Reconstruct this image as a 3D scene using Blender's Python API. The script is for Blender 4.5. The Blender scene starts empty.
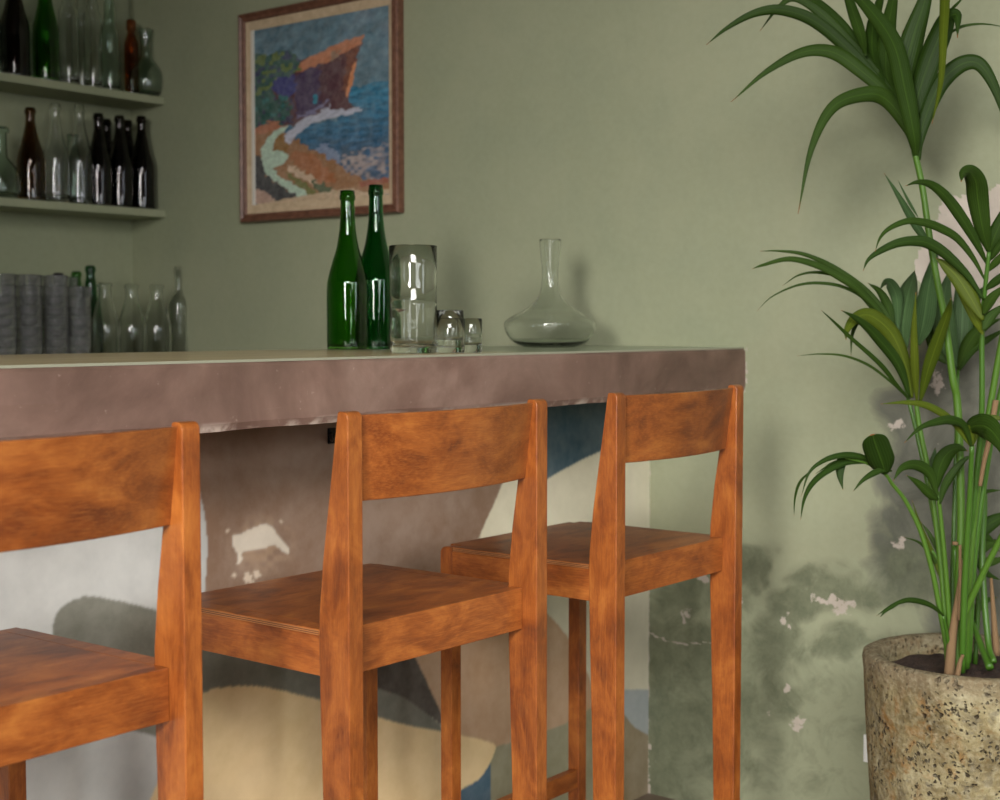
import bpy, bmesh, math, random
import numpy as np
from mathutils import Vector, Matrix
random.seed(7); rng = np.random.default_rng(7)
SC = bpy.context.scene; COL = SC.collection
R = math.radians

# ------------------------------------------------------------------ camera geometry (vanishing points of the room)
CX, CY = 500.0, 400.0
VR, VL = (1640.0, 325.0), (-1300.0, 325.0)
F = math.sqrt(-((VR[0]-CX)*(VL[0]-CX)+(VR[1]-CY)*(VL[1]-CY)))
ex = Vector((VR[0]-CX, VR[1]-CY, F)).normalized()
ey = Vector((VL[0]-CX, VL[1]-CY, F)).normalized()
ez = ex.cross(ey)
if ez.y > 0: ez = -ez
CAM = Vector((0, 0, 1.1298))
MR = np.array([list(ex), list(ey), list(ez)])        # world = MR @ camera(x right, y down, z forward)
def ray(px, py):
    v = MR @ np.array([px-CX, py-CY, F]); return Vector(v)
def at(px, py, depth): return CAM + ray(px, py)*(depth/F)
def on(px, py, axis, val):
    r = ray(px, py); return CAM + r*((val-CAM[axis])/r[axis])
def project(P):                                      # P: (n,3) array -> px, py
    c = (P - np.array(CAM)) @ MR
    z = np.maximum(c[:, 2], 1e-4)
    return CX+F*c[:, 0]/z, CY+F*c[:, 1]/z

D = 2.886           # wall with the painting
YS = 3.812          # wall with the shelves
TOPZ = 1.08         # bar top
YC, YM = 1.585, 1.8395   # slab front, painted base front

# ------------------------------------------------------------------ helpers
def s2l(c):
    return tuple(((v/255.0)/12.92 if v/255.0 <= .04045 else ((v/255.0+.055)/1.055)**2.4) for v in c)
def tag(o, label=None, cat=None, group=None, kind=None):
    if label: o['label'] = label
    if cat: o['category'] = cat
    if group: o['group'] = group
    if kind: o['kind'] = kind
    return o
def empty(name, loc=(0, 0, 0), rz=0):
    o = bpy.data.objects.new(name, None); COL.objects.link(o)
    o.location = loc; o.rotation_euler = (0, 0, rz); o.empty_display_size = .05
    return o
def link_mesh(name, me, mat=None, parent=None, smooth=False):
    o = bpy.data.objects.new(name, me); COL.objects.link(o)
    if mat: me.materials.append(mat)
    if parent: o.parent = parent
    if smooth:
        for p in me.polygons: p.use_smooth = True
    return o
def mesh_from(name, verts, faces, mat=None, parent=None, smooth=False):
    me = bpy.data.meshes.new(name); me.from_pydata([tuple(v) for v in verts], [], faces); me.update()
    return link_mesh(name, me, mat, parent, smooth)
def from_bm(name, bm, mat=None, parent=None, smooth=False):
    bmesh.ops.recalc_face_normals(bm, faces=bm.faces)
    me = bpy.data.meshes.new(name); bm.to_mesh(me); bm.free()
    return link_mesh(name, me, mat, parent, smooth)
def bevel_all(bm, w, seg=2, edges=None):
    bmesh.ops.bevel(bm, geom=list(edges if edges is not None else bm.edges), offset=w, segments=seg, profile=.5, affect='EDGES', clamp_overlap=True)
def add_box(bm, lo, hi):
    r = bmesh.ops.create_cube(bm, size=1.0)
    for v in r['verts']:
        v.co = Vector([(lo[i]+hi[i])/2 + v.co[i]*(hi[i]-lo[i]) for i in range(3)])
    return r['verts']
def box(name, lo, hi, mat, parent=None, bev=.0):
    bm = bmesh.new(); add_box(bm, lo, hi)
    if bev: bevel_all(bm, bev)
    return from_bm(name, bm, mat, parent)
def prism(name, poly, a0, a1, mat, parent=None, bev=0, axis=0):
    """polygon in the two other axes, extruded along axis from a0 to a1"""
    bm = bmesh.new(); vs = []
    for a in (a0, a1):
        row = []
        for (p, q) in poly:
            co = {0: (a, p, q), 1: (p, a, q), 2: (p, q, a)}[axis]
            row.append(bm.verts.new(co))
        vs.append(row)
    n = len(poly)
    bm.faces.new(vs[0]); bm.faces.new(vs[1])
    for i in range(n): bm.faces.new((vs[0][i], vs[0][(i+1) % n], vs[1][(i+1) % n], vs[1][i]))
    bmesh.ops.recalc_face_normals(bm, faces=bm.faces)
    if bev: bevel_all(bm, bev)
    return from_bm(name, bm, mat, parent)
def lathe_mesh(name, prof, segs=40, wob=None):
    """closed or axis-to-axis profile of (r, z)"""
    verts, faces, rings = [], [], []
    for (r, z) in prof:
        if r < 1e-5:
            rings.append([len(verts)]); verts.append((0, 0, z))
        else:
            rings.append(list(range(len(verts), len(verts)+segs)))
            for k in range(segs):
                a = 2*math.pi*k/segs; rr = r if wob is None else wob(r, z, a)
                verts.append((rr*math.cos(a), rr*math.sin(a), z))
    for A, B in zip(rings[:-1], rings[1:]):
        if len(A) == 1 and len(B) == 1: continue
        for k in range(segs):
            k2 = (k+1) % segs
            if len(A) == 1: faces.append((A[0], B[k], B[k2]))
            elif len(B) == 1: faces.append((A[k], A[k2], B[0])[::1])
            else: faces.append((A[k], B[k], B[k2], A[k2]))
    me = bpy.data.meshes.new(name); me.from_pydata(verts, [], faces)
    bm = bmesh.new(); bm.from_mesh(me); bmesh.ops.recalc_face_normals(bm, faces=bm.faces)
    bm.to_mesh(me); bm.free()
    for p in me.polygons: p.use_smooth = True
    return me
def catmull(pts, n=8):
    P = [np.array(p, float) for p in pts]
    P = [2*P[0]-P[1]] + P + [2*P[-1]-P[-2]]
    out = []
    for i in range(1, len(P)-2):
        for k in range(n):
            t = k/n; a, b, c, d = P[i-1], P[i], P[i+1], P[i+2]
            out.append(.5*((2*b)+(-a+c)*t+(2*a-5*b+4*c-d)*t*t+(-a+3*b-3*c+d)*t**3))
    out.append(P[-2]); return out
def smooth_prof(keys, n=6):
    """(r,z) keys -> smooth curve"""
    return [(max(0, p[0]), p[1]) for p in catmull(keys, n)]
def vessel(outer, t=.003, base=.006):
    """outer profile of a hollow glass vessel (bottom to top) -> closed wall profile"""
    ins = []
    for i, (r, z) in enumerate(outer):
        if z > outer[0][1]+base: ins.append((max(r-t, .002), z))
    prof = [(0, outer[0][1]+.0)] + list(outer)
    prof += [(outer[-1][0]-t*.5, outer[-1][1]+t*.35)]
    prof += ins[::-1] + [(max(ins[0][0]*.75, .002), outer[0][1]+base), (0, outer[0][1]+base)]
    return prof
def tube(name, pts, rad, mat, parent=None, segs=10, n=6, cap=True):
    P = catmull(pts, n) if len(pts) > 2 else [np.array(p, float) for p in pts]
    m = len(P); rr = [rad]*m if not callable(rad) else [rad(i/(m-1)) for i in range(m)]
    verts, faces = [], []
    up = Vector((.3, .2, 1))
    for i, p in enumerate(P):
        T = Vector(P[min(i+1, m-1)]-P[max(i-1, 0)]).normalized()
        s = T.cross(Vector((1, .2, .1)))
        if s.length < .2: s = T.cross(Vector((0, 1, 0)))
        s.normalize(); u = s.cross(T)
        for k in range(segs):
            a = 2*math.pi*k/segs
            verts.append(Vector(p)+(s*math.cos(a)+u*math.sin(a))*rr[i])
    for i in range(m-1):
        for k in range(segs):
            k2 = (k+1) % segs
            faces.append((i*segs+k, i*segs+k2, (i+1)*segs+k2, (i+1)*segs+k))
    if cap:
        faces.append(tuple(range(segs))[::-1]); faces.append(tuple((m-1)*segs+k for k in range(segs)))
    return mesh_from(name, verts, faces, mat, parent, True)

# ------------------------------------------------------------------ material helpers
class NT:
    def __init__(s, name):
        s.m = bpy.data.materials.new(name); s.m.use_nodes = True
        s.t = s.m.node_tree; s.n = s.t.nodes; s.l = s.t.links
        s.b = s.n['Principled BSDF']; s.out = s.n['Material Output']
    def new(s, typ, **kw):
        n = s.n.new(typ)
        for k, v in kw.items(): setattr(n, k, v)
        return n
    def link(s, a, b): s.l.new(a, b)
    def coord(s, kind='Object', scale=(1, 1, 1), loc=(0, 0, 0)):
        tc = s.new('ShaderNodeTexCoord'); mp = s.new('ShaderNodeMapping')
        mp.inputs['Scale'].default_value = scale; mp.inputs['Location'].default_value = loc
        s.link(tc.outputs[kind], mp.inputs['Vector']); return mp.outputs['Vector']
    def noise(s, vec, scale, detail=4, rough=.55, dist=0):
        n = s.new('ShaderNodeTexNoise'); n.inputs['Scale'].default_value = scale
        n.inputs['Detail'].default_value = detail; n.inputs['Roughness'].default_value = rough
        n.inputs['Distortion'].default_value = dist
        s.link(vec, n.inputs['Vector']); return n.outputs['Fac']
    def ramp(s, fac, stops, mode='LINEAR'):
        r = s.new('ShaderNodeValToRGB'); e = r.color_ramp; e.interpolation = mode
        while len(e.elements) < len(stops): e.elements.new(.5)
        for el, (p, c) in zip(e.elements, stops):
            el.position = p; el.color = tuple(c)+(1,) if len(c) == 3 else c
        s.link(fac, r.inputs['Fac']); return r.outputs['Color']
    def rng(s, v, a, b, c=0, d=1):
        n = s.new('ShaderNodeMapRange'); s.link(v, n.inputs['Value'])
        for i, x in zip(('From Min', 'From Max', 'To Min', 'To Max'), (a, b, c, d)): n.inputs[i].default_value = x
        return n.outputs['Result']
    def mix(s, f, a, b, mode='MIX'):
        n = s.new('ShaderNodeMix', data_type='RGBA', blend_type=mode)
        for k, v in ((0, f), (6, a), (7, b)):
            if hasattr(v, 'links') or hasattr(v, 'is_linked'): s.link(v, n.inputs[k])
            elif k == 0: n.inputs[0].default_value = v
            else: n.inputs[k].default_value = tuple(v)+(1,)
        return n.outputs[2]
    def math(s, op, a, b=None):
        n = s.new('ShaderNodeMath', operation=op)
        for i, v in enumerate((a, b)):
            if v is None: continue
            if hasattr(v, 'is_linked'): s.link(v, n.inputs[i])
            else: n.inputs[i].default_value = v
        return n.outputs[0]
    def attr(s, name):
        n = s.new('ShaderNodeAttribute'); n.attribute_name = name; return n
    def bump(s, h, strength=.2, dist=.01):
        n = s.new('ShaderNodeBump'); n.inputs['Strength'].default_value = strength
        n.inputs['Distance'].default_value = dist
        s.link(h, n.inputs['Height']); s.link(n.outputs['Normal'], s.b.inputs['Normal']); return n
    def base(s, c):
        if hasattr(c, 'is_linked'): s.link(c, s.b.inputs['Base Color'])
        else: s.b.inputs['Base Color'].default_value = tuple(c)+(1,)
    def set(s, **kw):
        for k, v in kw.items():
            s.b.inputs[k.replace('_', ' ')].default_value = v
        return s
ALB = 1.0
def C(*c): return tuple(min(1, v*ALB) for v in s2l(c))

# wall plaster with painted masks (attribute 'mask': r damp stains and darker lower wall, g bare patch, b grey area)
def mat_wall(name, masked):
    m = NT(name); v = m.coord('Object')
    n1 = m.noise(v, 1.3, 5, .6); n2 = m.noise(v, 9, 6, .6); n3 = m.noise(v, 60, 4, .6)
    col = m.mix(m.rng(n1, .35, .65), C(150, 155, 126), C(163, 165, 136))
    col = m.mix(m.rng(n2, .4, .7, 0, .4), col, C(146, 153, 127))
    col = m.mix(m.rng(n3, .35, .7, 0, .16), col, C(178, 180, 152))
    if masked:
        a = m.attr('mask'); sep = m.new('ShaderNodeSeparateColor'); m.link(a.outputs['Color'], sep.inputs['Color'])
        edge = m.noise(v, 85, 6, .65, .3); edge2 = m.noise(v, 9, 9, .72, .6)
        # grey cement area
        g = m.rng(m.math('ADD', sep.outputs[2], m.math('MULTIPLY', m.math('SUBTRACT', edge2, .5), 1.2)), .30, .72)
        gcol = m.mix(m.rng(edge2, .35, .7), C(86, 88, 77), C(122, 122, 109))
        col = m.mix(g, col, gcol)
        # damp stains over a smooth darker tone
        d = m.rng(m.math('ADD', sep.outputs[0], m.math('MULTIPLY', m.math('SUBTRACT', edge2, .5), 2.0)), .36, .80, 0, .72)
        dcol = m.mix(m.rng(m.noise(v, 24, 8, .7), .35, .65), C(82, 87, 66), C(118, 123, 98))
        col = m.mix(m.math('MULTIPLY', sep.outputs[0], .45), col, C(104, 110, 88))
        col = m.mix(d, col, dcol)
        # bare pale plaster
        p = m.rng(m.math('ADD', sep.outputs[1], m.math('MULTIPLY', m.math('SUBTRACT', edge, .5), 2.6)), .55, .75, 0, .92)
        pcol = m.mix(m.rng(n2, .35, .65), C(180, 168, 156), C(202, 190, 178))
        col = m.mix(p, col, pcol)
    m.base(col); m.set(Roughness=.62, Specular_IOR_Level=.35)
    h = m.math('ADD', n2, m.math('MULTIPLY', n3, .35))
    m.bump(h, .25, .006)
    return m.m
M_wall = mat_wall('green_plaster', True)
M_wall2 = mat_wall('green_plaster_plain', False)

def mat_wood(name, axis, tone=1.0):
    m = NT(name)
    sc = {'z': (40, 40, 4), 'x': (4, 40, 40), 'y': (40, 4, 40)}[axis]
    oi = m.new('ShaderNodeObjectInfo')
    tc = m.new('ShaderNodeTexCoord'); add = m.new('ShaderNodeVectorMath', operation='ADD')
    cmb = m.new('ShaderNodeCombineXYZ')
    m.link(oi.outputs['Random'], cmb.inputs[0]); m.link(m.math('MULTIPLY', oi.outputs['Random'], 7.3), cmb.inputs[2])
    m.link(m.math('MULTIPLY', oi.outputs['Random'], 3.1), cmb.inputs[1])
    m.link(tc.outputs['Object'], add.inputs[0]); m.link(cmb.outputs[0], add.inputs[1])
    mp = m.new('ShaderNodeMapping'); mp.inputs['Scale'].default_value = sc; m.link(add.outputs[0], mp.inputs['Vector'])
    grain = m.noise(mp.outputs[0], 3.0, 6, .65, .6)
    mp2 = m.new('ShaderNodeMapping'); mp2.inputs['Scale'].default_value = tuple(v*6 if v > 5 else v*3 for v in sc); m.link(add.outputs[0], mp2.inputs['Vector'])
    fine = m.noise(mp2.outputs[0], 3.0, 3, .6)
    mp3 = m.new('ShaderNodeMapping'); mp3.inputs['Scale'].default_value = tuple(1.0 if v > 5 else .5 for v in sc); m.link(add.outputs[0], mp3.inputs['Vector'])
    blot = m.noise(mp3.outputs[0], 21.0, 6, .66, .5)
    t = tone
    a, b, c = (C(138*t, 70*t, 23*t), C(164*t, 90*t, 34*t), C(190*t, 115*t, 49*t))
    col = m.ramp(blot, [(.33, C(104*t, 48*t, 17*t)), (.45, a), (.56, b), (.70, c)])
    col = m.mix(m.rng(grain, .35, .68, 0, .42), col, C(120*t, 56*t, 18*t))
    col = m.mix(m.rng(fine, .45, .75, 0, .3), col, C(206*t, 130*t, 64*t))
    hs = m.new('ShaderNodeHueSaturation'); m.link(col, hs.inputs['Color'])
    m.link(m.rng(m.math('FRACT', m.math('MULTIPLY', oi.outputs['Random'], 17.3)), 0, 1, .78, 1.02), hs.inputs['Value']); col = hs.outputs['Color']
    m.base(col); m.set(Roughness=.42, Specular_IOR_Level=.45, Coat_Weight=.25, Coat_Roughness=.22)
    m.bump(m.math('ADD', fine, grain), .08, .002)
    return m.m
W_z, W_x, W_y = mat_wood('stained_birch_upright', 'z'), mat_wood('stained_birch_cross', 'x'), mat_wood('stained_birch_side', 'y')
W_seat = mat_wood('stained_birch_seat', 'x', 1.0)
W_back = mat_wood('stained_birch_back', 'x', .93)
def mat_ply():
    m = NT('plywood_edge'); v = m.coord('Object')
    w = m.new('ShaderNodeTexWave', wave_type='BANDS', bands_direction='Z'); w.inputs['Scale'].default_value = 120
    w.inputs['Distortion'].default_value = .3; m.link(v, w.inputs['Vector'])
    m.base(m.ramp(w.outputs['Fac'], [(.3, C(84, 42, 18)), (.6, C(166, 108, 62))])); m.set(Roughness=.5)
    return m.m
M_ply = mat_ply()

def mat_attr(name, attr='Col', mottle=.12, scale=6, rough=.6, bump=.1, streak=(1, 1, 1)):
    m = NT(name); v = m.coord('Object', streak)
    a = m.attr(attr).outputs['Color']
    n1 = m.noise(v, scale, 6, .6, .4); n2 = m.noise(v, scale*7, 5, .6)
    n = m.math('ADD', m.math('MULTIPLY', n1, .7), m.math('MULTIPLY', n2, .3))
    col = m.mix(m.rng(n, .38, .62, 0, 1), m.mix(mottle, a, (0, 0, 0)), m.mix(mottle, a, (1, .95, .85)))
    m.base(col); m.set(Roughness=rough); m.bump(m.math('ADD', n1, n2), bump, .004)
    return m.m
M_mural = mat_attr('painted_plaster_mural', mottle=.10, scale=5, rough=.55, bump=.12)
M_art = mat_attr('oil_paint', mottle=.10, scale=38, rough=.5, bump=.4)

def mat_slab():
    m = NT('mauve_polished_plaster'); v = m.coord('Object')
    n1 = m.noise(v, 3.5, 7, .62, .6); n2 = m.noise(v, 16, 6, .6, .3); n3 = m.noise(v, 90, 3, .6)
    vs = m.coord('Object', (2, 8, 26)); n4 = m.noise(vs, 3, 6, .7, 1.0)
    col = m.ramp(n1, [(.34, C(98, 75, 65)), (.5, C(126, 99, 87)), (.66, C(148, 121, 108))])
    col = m.mix(m.rng(n2, .35, .65, 0, .35), col, C(98, 77, 66))
    col = m.mix(m.rng(n4, .66, .76, 0, .45), col, C(178, 158, 146))
    col = m.mix(m.rng(n3, .68, .78, 0, .5), col, C(168, 146, 132))
    geo = m.new('ShaderNodeSeparateXYZ'); tc = m.new('ShaderNodeTexCoord'); m.link(tc.outputs['Object'], geo.inputs[0])
    low = m.rng(geo.outputs[2], .992, .980)      # chipped pale arris along the bottom edge
    col = m.mix(m.math('MULTIPLY', low, m.rng(n2, .5, .62, 0, .9)), col, C(196, 178, 164))
    m.base(col); m.set(Roughness=.5, Specular_IOR_Level=.4); m.bump(m.math('ADD', n1, n2), .2, .006)
    return m.m
M_slab = mat_slab()
def mat_top():
    m = NT('ochre_lacquered_bar_top'); v = m.coord('Object', (1, 9, 1))
    n1 = m.noise(v, 3, 6, .6, .4); v2 = m.coord('Object'); n2 = m.noise(v2, 4, 3, .5)
    col = m.ramp(n1, [(.35, C(196, 172, 128)), (.55, C(212, 190, 146)), (.7, C(226, 208, 168))])
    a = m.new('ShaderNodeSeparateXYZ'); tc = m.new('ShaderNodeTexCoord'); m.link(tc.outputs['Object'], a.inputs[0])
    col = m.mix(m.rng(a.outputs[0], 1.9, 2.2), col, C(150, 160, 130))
    m.base(col); m.set(Roughness=.32, Specular_IOR_Level=.35, Coat_Weight=.25, Coat_Roughness=.06)
    return m.m
M_top = mat_top()
def plain(name, c, rough=.5, **kw):
    m = NT(name); m.base(C(*c)); m.set(Roughness=rough, **kw); return m.m
def mat_glass(name, col, rough=0.0, ior=1.46):
    m = NT(name); m.base(col); m.set(Roughness=rough, IOR=ior, Transmission_Weight=1.0); return m.m
G_clear = mat_glass('clear_glass', (.97, .985, .975))
G_greenish = mat_glass('pale_green_glass', (.80, .90, .84))
G_green = mat_glass('bottle_green_glass', (.15, .42, .07))
G_deep = mat_glass('deep_green_glass', (.05, .29, .09))
G_brown = mat_glass('brown_glass', (.30, .17, .06))
G_dark = mat_glass('near_black_glass', (.15, .11, .10))
G_amber = mat_glass('amber_glass', (.62, .26, .07))
G_ribbed = mat_glass('ribbed_tumbler_glass', (.985, .985, .99), .07); G_ribbed.node_tree.nodes['Principled BSDF'].inputs['Transmission Weight'].default_value = .965
M_sheet = mat_glass('glass_sheet', (.85, .95, .92))
M_water = mat_glass('water', (.97, 1, .99), ior=1.333)
M_shelf = mat_wall('green_painted_shelf', False)
M_black = plain('black_iron', (22, 22, 24), .4, Metallic=.6)
M_cap = plain('black_stopper', (30, 26, 26), .4)
M_white = plain('white_plastic', (225, 225, 222), .35)

def mat_floor():
    m = NT('brown_screed'); v = m.coord('Object'); n = m.noise(v, 5, 6, .6)
    m.base(m.ramp(n, [(.3, C(92, 78, 66)), (.7, C(124, 108, 92))])); m.set(Roughness=.5); m.bump(n, .1, .004); return m.m
M_floor = mat_floor()
M_ceil = plain('ceiling_paint', (118, 117, 108), .8)
M_cream = plain('cream_plaster', (172, 166, 148), .8)

# ------------------------------------------------------------------ grids with painted attributes
def grid(name, us, vs, fn, mat, parent=None):
    """fn(U,V)->xyz arrays"""
    U, V = np.meshgrid(us, vs, indexing='ij'); nu, nv = U.shape
    P = fn(U.ravel(), V.ravel())
    idx = np.arange(nu*nv).reshape(nu, nv)
    f = np.stack([idx[:-1, :-1], idx[1:, :-1], idx[1:, 1:], idx[:-1, 1:]], -1).reshape(-1, 4)
    me = bpy.data.meshes.new(name)
    me.vertices.add(len(P)); me.vertices.foreach_set('co', P.astype(np.float32).ravel())
    me.loops.add(f.size); me.loops.foreach_set('vertex_index', f.astype(np.int32).ravel())
    me.polygons.add(len(f)); me.polygons.foreach_set('loop_start', np.arange(0, f.size, 4, dtype=np.int32))
    me.polygons.foreach_set('loop_total', np.full(len(f), 4, dtype=np.int32))
    me.update(calc_edges=True)
    o = link_mesh(name, me, mat, parent); return o, P
def set_attr(o, name, rgb):
    a = o.data.color_attributes.new(name, 'FLOAT_COLOR', 'POINT')
    d = np.ones((len(rgb), 4), np.float32); d[:, :3] = rgb; a.data.foreach_set('color', d.ravel())
def inside(px, py, poly):
    c = np.zeros(len(px), bool); n = len(poly)
    for i in range(n):
        x0, y0 = poly[i]; x1, y1 = poly[(i+1) % n]
        if y0 == y1: continue
        k = ((y0 > py) != (y1 > py)) & (px < (x1-x0)*(py-y0)/(y1-y0)+x0)
        c ^= k
    return c
def sm(poly, n=5):
    """smooth closed polygon"""
    P = [np.array(p, float) for p in poly]; m = len(P); out = []
    for i in range(m):
        a, b, c, d = P[i-1], P[i], P[(i+1) % m], P[(i+2) % m]
        for k in range(n):
            t = k/n
            out.append(tuple(.5*((2*b)+(-a+c)*t+(2*a-5*b+4*c-d)*t*t+(-a+3*b-3*c+d)*t**3)))
    return out
def soften(col, nu, nv, n=1):
    c = col.reshape(nu, nv, 3)
    for _ in range(n):
        p = np.pad(c, ((1, 1), (1, 1), (0, 0)), mode='edge')
        c = (p[:-2, 1:-1]+p[2:, 1:-1]+p[1:-1, :-2]+p[1:-1, 2:]+2*p[1:-1, 1:-1])/6
    return c.reshape(-1, 3)
def vnoise(x, y, s, seed):
    """value noise for ragged painted edges"""
    r = np.random.default_rng(seed); T = r.random((64, 64))
    u, v = x/s, y/s; i, j = np.floor(u).astype(int), np.floor(v).astype(int); fu, fv = u-i, v-j
    fu = fu*fu*(3-2*fu); fv = fv*fv*(3-2*fv)
    g = lambda a, b: T[a % 64, b % 64]
    return (g(i, j)*(1-fu)*(1-fv)+g(i+1, j)*fu*(1-fv)+g(i, j+1)*(1-fu)*fv+g(i+1, j+1)*fu*fv)-.5

# ------------------------------------------------------------------ the room
HT = 2.9
ys = np.concatenate([np.arange(-2.2, .7, .1), np.arange(.7, 2.3, .006), np.arange(2.3, YS+.001, .054)]); ys[-1] = YS
zs = np.concatenate([np.arange(0, 1.95, .006), np.arange(1.95, HT+.01, .05)]); zs[-1] = HT
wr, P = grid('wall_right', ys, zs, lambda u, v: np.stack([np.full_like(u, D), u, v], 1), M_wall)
px, py = project(P)
rx_, ry_ = px.copy(), py.copy()
px = px+vnoise(rx_, ry_, 34, 61)*34+vnoise(rx_, ry_, 12, 62)*12; py = py+vnoise(rx_, ry_, 30, 63)*30+vnoise(rx_, ry_, 11, 64)*11
def blob(cx, cy, rx, ry, p=1.0): return np.clip(1-(((px-cx)/rx)**2+((py-cy)/ry)**2)**p, 0, 1)
damp_dark = np.zeros(len(P))
for b in [(690, 600, 60, 55), (670, 700, 75, 125), (670, 740, 60, 90), (730, 720, 55, 100), (765, 650, 75, 45), (800, 600, 45, 30), (840, 590, 60, 30),
          (740, 570, 32, 26), (765, 566, 22, 22), (808, 574, 22, 22), (700, 660, 90, 50), (780, 690, 40, 45), (650, 780, 40, 80), (850, 640, 50, 25), (905, 560, 50, 45)]:
    damp_dark = np.maximum(damp_dark, blob(*b)*.9)
damp_dark = np.maximum(damp_dark, blob(820, 730, 190, 170)*.42)  # broad darker tone across the lower wall
grey = np.maximum.reduce([blob(960, 460, 105, 190)*1.2, blob(985, 620, 90, 110), blob(960, 350, 60, 90), blob(905, 545, 60, 60)])
for (x0, y0, x1, y1, k) in [(905, 400, 940, 440, .0)]: pass
px = rx_+vnoise(rx_, ry_, 9, 65)*7+vnoise(rx_, ry_, 4, 67)*4; py = ry_+vnoise(rx_, ry_, 9, 66)*7+vnoise(rx_, ry_, 4, 68)*4
patch = np.zeros(len(P))
big = inside(px, py, sm([(917, 275), (921, 248), (930, 228), (938, 217), (940, 205), (952, 196), (975, 190), (1010, 184), (1050, 190), (1060, 260), (1020, 300), (985, 315), (950, 300), (930, 290)], 4))
patch[big] = 1.15
for b in [(844, 606, 15, 12), (820, 600, 9, 6), (832, 598, 8, 6), (784, 618, 5, 7), (788, 622, 4, 6), (797, 723, 9, 11), (788, 688, 5, 6), (765, 712, 4, 6), (704, 577, 8, 12),
          (691, 615, 8, 8), (742, 602, 3, 8), (683, 617, 4, 9), (816, 597, 5, 4), (895, 425, 14, 7), (938, 382, 12, 16), (896, 545, 14, 5), (902, 538, 6, 4), (900, 332, 7, 5)]:
    patch = np.maximum(patch, blob(*b)*.98)
px, py = rx_, ry_
# raised pale line low on the wall and the bare strip beside the bar slab
ln = np.interp(px, [640, 655, 668, 690, 712, 730], [628, 636, 641, 643.5, 642.5, 641])
patch = np.maximum(patch, np.where((abs(py-ln) < 1.3) & (px > 640) & (px < 716), .9, 0))
patch = np.maximum(patch, np.where((px > 744) & (px < 747.4+vnoise(py, py, 9, 3)*1.6) & (py > 347) & (py < 392), .62, 0))
patch = np.maximum(patch, np.where((px > 645) & (px < 650.2+vnoise(py, py, 14, 5)*2.2) & (py > 455) & (py < 800), .75, 0))
set_attr(wr, 'mask', np.stack([np.clip(damp_dark, 0, 1), np.clip(patch, 0, 1.2), np.clip(grey, 0, 1)], 1))
tag(wr, kind='structure')
def quad(name, a, b, c, d, mat): return tag(mesh_from(name, [a, b, c, d], [(0, 1, 2, 3)], mat), kind='structure')
XL, YN = -3.2, -2.2
quad('wall_back', (XL, YS, 0), (D, YS, 0), (D, YS, HT), (XL, YS, HT), M_wall2)
quad('floor', (XL, YN, 0), (D, YN, 0), (D, YS, 0), (XL, YS, 0), M_floor)
quad('ceiling', (XL, YN, HT), (XL, YS, HT), (D, YS, HT), (D, YN, HT), M_ceil)

quad('wall_left', (XL, YN, 0), (XL, YS, 0), (XL, YS, HT), (XL, YN, HT), M_cream)
quad('wall_front', (XL, YN, 0), (D, YN, 0), (D, YN, HT), (XL, YN, HT), M_cream)
# ------------------------------------------------------------------ the bar
bar = empty('bar_counter', (0, 0, 0))
tag(bar, 'long built-in bar with thick mauve plaster slab top and abstract painted front', 'bar counter')
X0 = -.9
YI = 2.158
# slab: subdivided, slightly uneven
bm = bmesh.new()
NX = 90
def slabpt(i, y, z):
    x = X0+(D-X0)*i/NX
    return Vector((x, y, z))
prof = [(YC+.004, 1.0755), (YC, 1.071), (YC, 1.03), (YC, .99), (YC+.005, .979), (YM-.0+.1, .979), (YI, .979), (YI, 1.0755)]
rows = []
for i in range(NX+1):
    row = []
    for k, (y, z) in enumerate(prof):
        x = X0+(D-X0)*i/NX
        dy = .0012*math.sin(x*9+k)+.0008*math.sin(x*31+2*k) if k < 5 else 0
        dz = .0016*math.sin(x*7.3+1)+.001*math.sin(x*23) if k in (3, 4) else 0
        row.append(bm.verts.new((x, y+dy, z+dz)))
    rows.append(row)
n = len(prof)
for i in range(NX):
    for k in range(n):
        k2 = (k+1) % n
        bm.faces.new((rows[i][k], rows[i+1][k], rows[i+1][k2], rows[i][k2]))
bm.faces.new(rows[0]); bm.faces.new(rows[-1][::-1])
from_bm('slab', bm, M_slab, bar)
box('top_surface', (X0, YC+.008, 1.0757), (D-.001, YI, 1.0797), M_top, bar)
box('edge_strip', (X0, YC+.0035, 1.0757), (D-.001, YC+.0078, 1.0797), plain('pale_edge_strip', (152, 152, 132), .4), bar, .0004)
# painted base
xs = np.concatenate([np.arange(X0, 1.05, .05), np.arange(1.05, D, .0028), [D]])
zz = np.arange(0, .98, .0028)
base, P = grid('painted_panel', xs, zz, lambda u, v: np.stack([u, np.full_like(u, YM), v], 1), M_mural, bar)
box('base', (X0, YM+.001, 0), (D-.001, YM+.2, .978), M_cream, bar)
px, py = project(P)
wx = vnoise(px, py, 13, 1)*1.3; wy = vnoise(px, py, 11, 2)*1.3
qx, qy = px+wx*.6, py+wy*.6
col = np.tile(np.array(C(178, 172, 148)), (len(P), 1))
def paint(poly, c, smooth=4, x=None, y=None):
    k = inside(qx if x is None else x, qy if y is None else y, sm(poly, smooth) if smooth else poly)
    col[k] = C(*c); return k
CREAM, LG = (214, 206, 180), (188, 187, 182)
paint([(480, 380), (760, 380), (760, 900), (480, 900)], CREAM, 0)
# brown field
paint([(150, 330), (540, 330), (545, 420), (520, 452), (503, 482), (493, 506), (484, 526), (477, 540), (465, 570), (430, 640), (380, 720), (180, 720)], (134, 106, 86), 0)
# teal shape under the slab
paint([(541, 340), (700, 360), (700, 415), (640, 432), (601, 451), (583, 459), (566, 468), (548, 478), (541, 482)], (42, 76, 92), 0)
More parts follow.
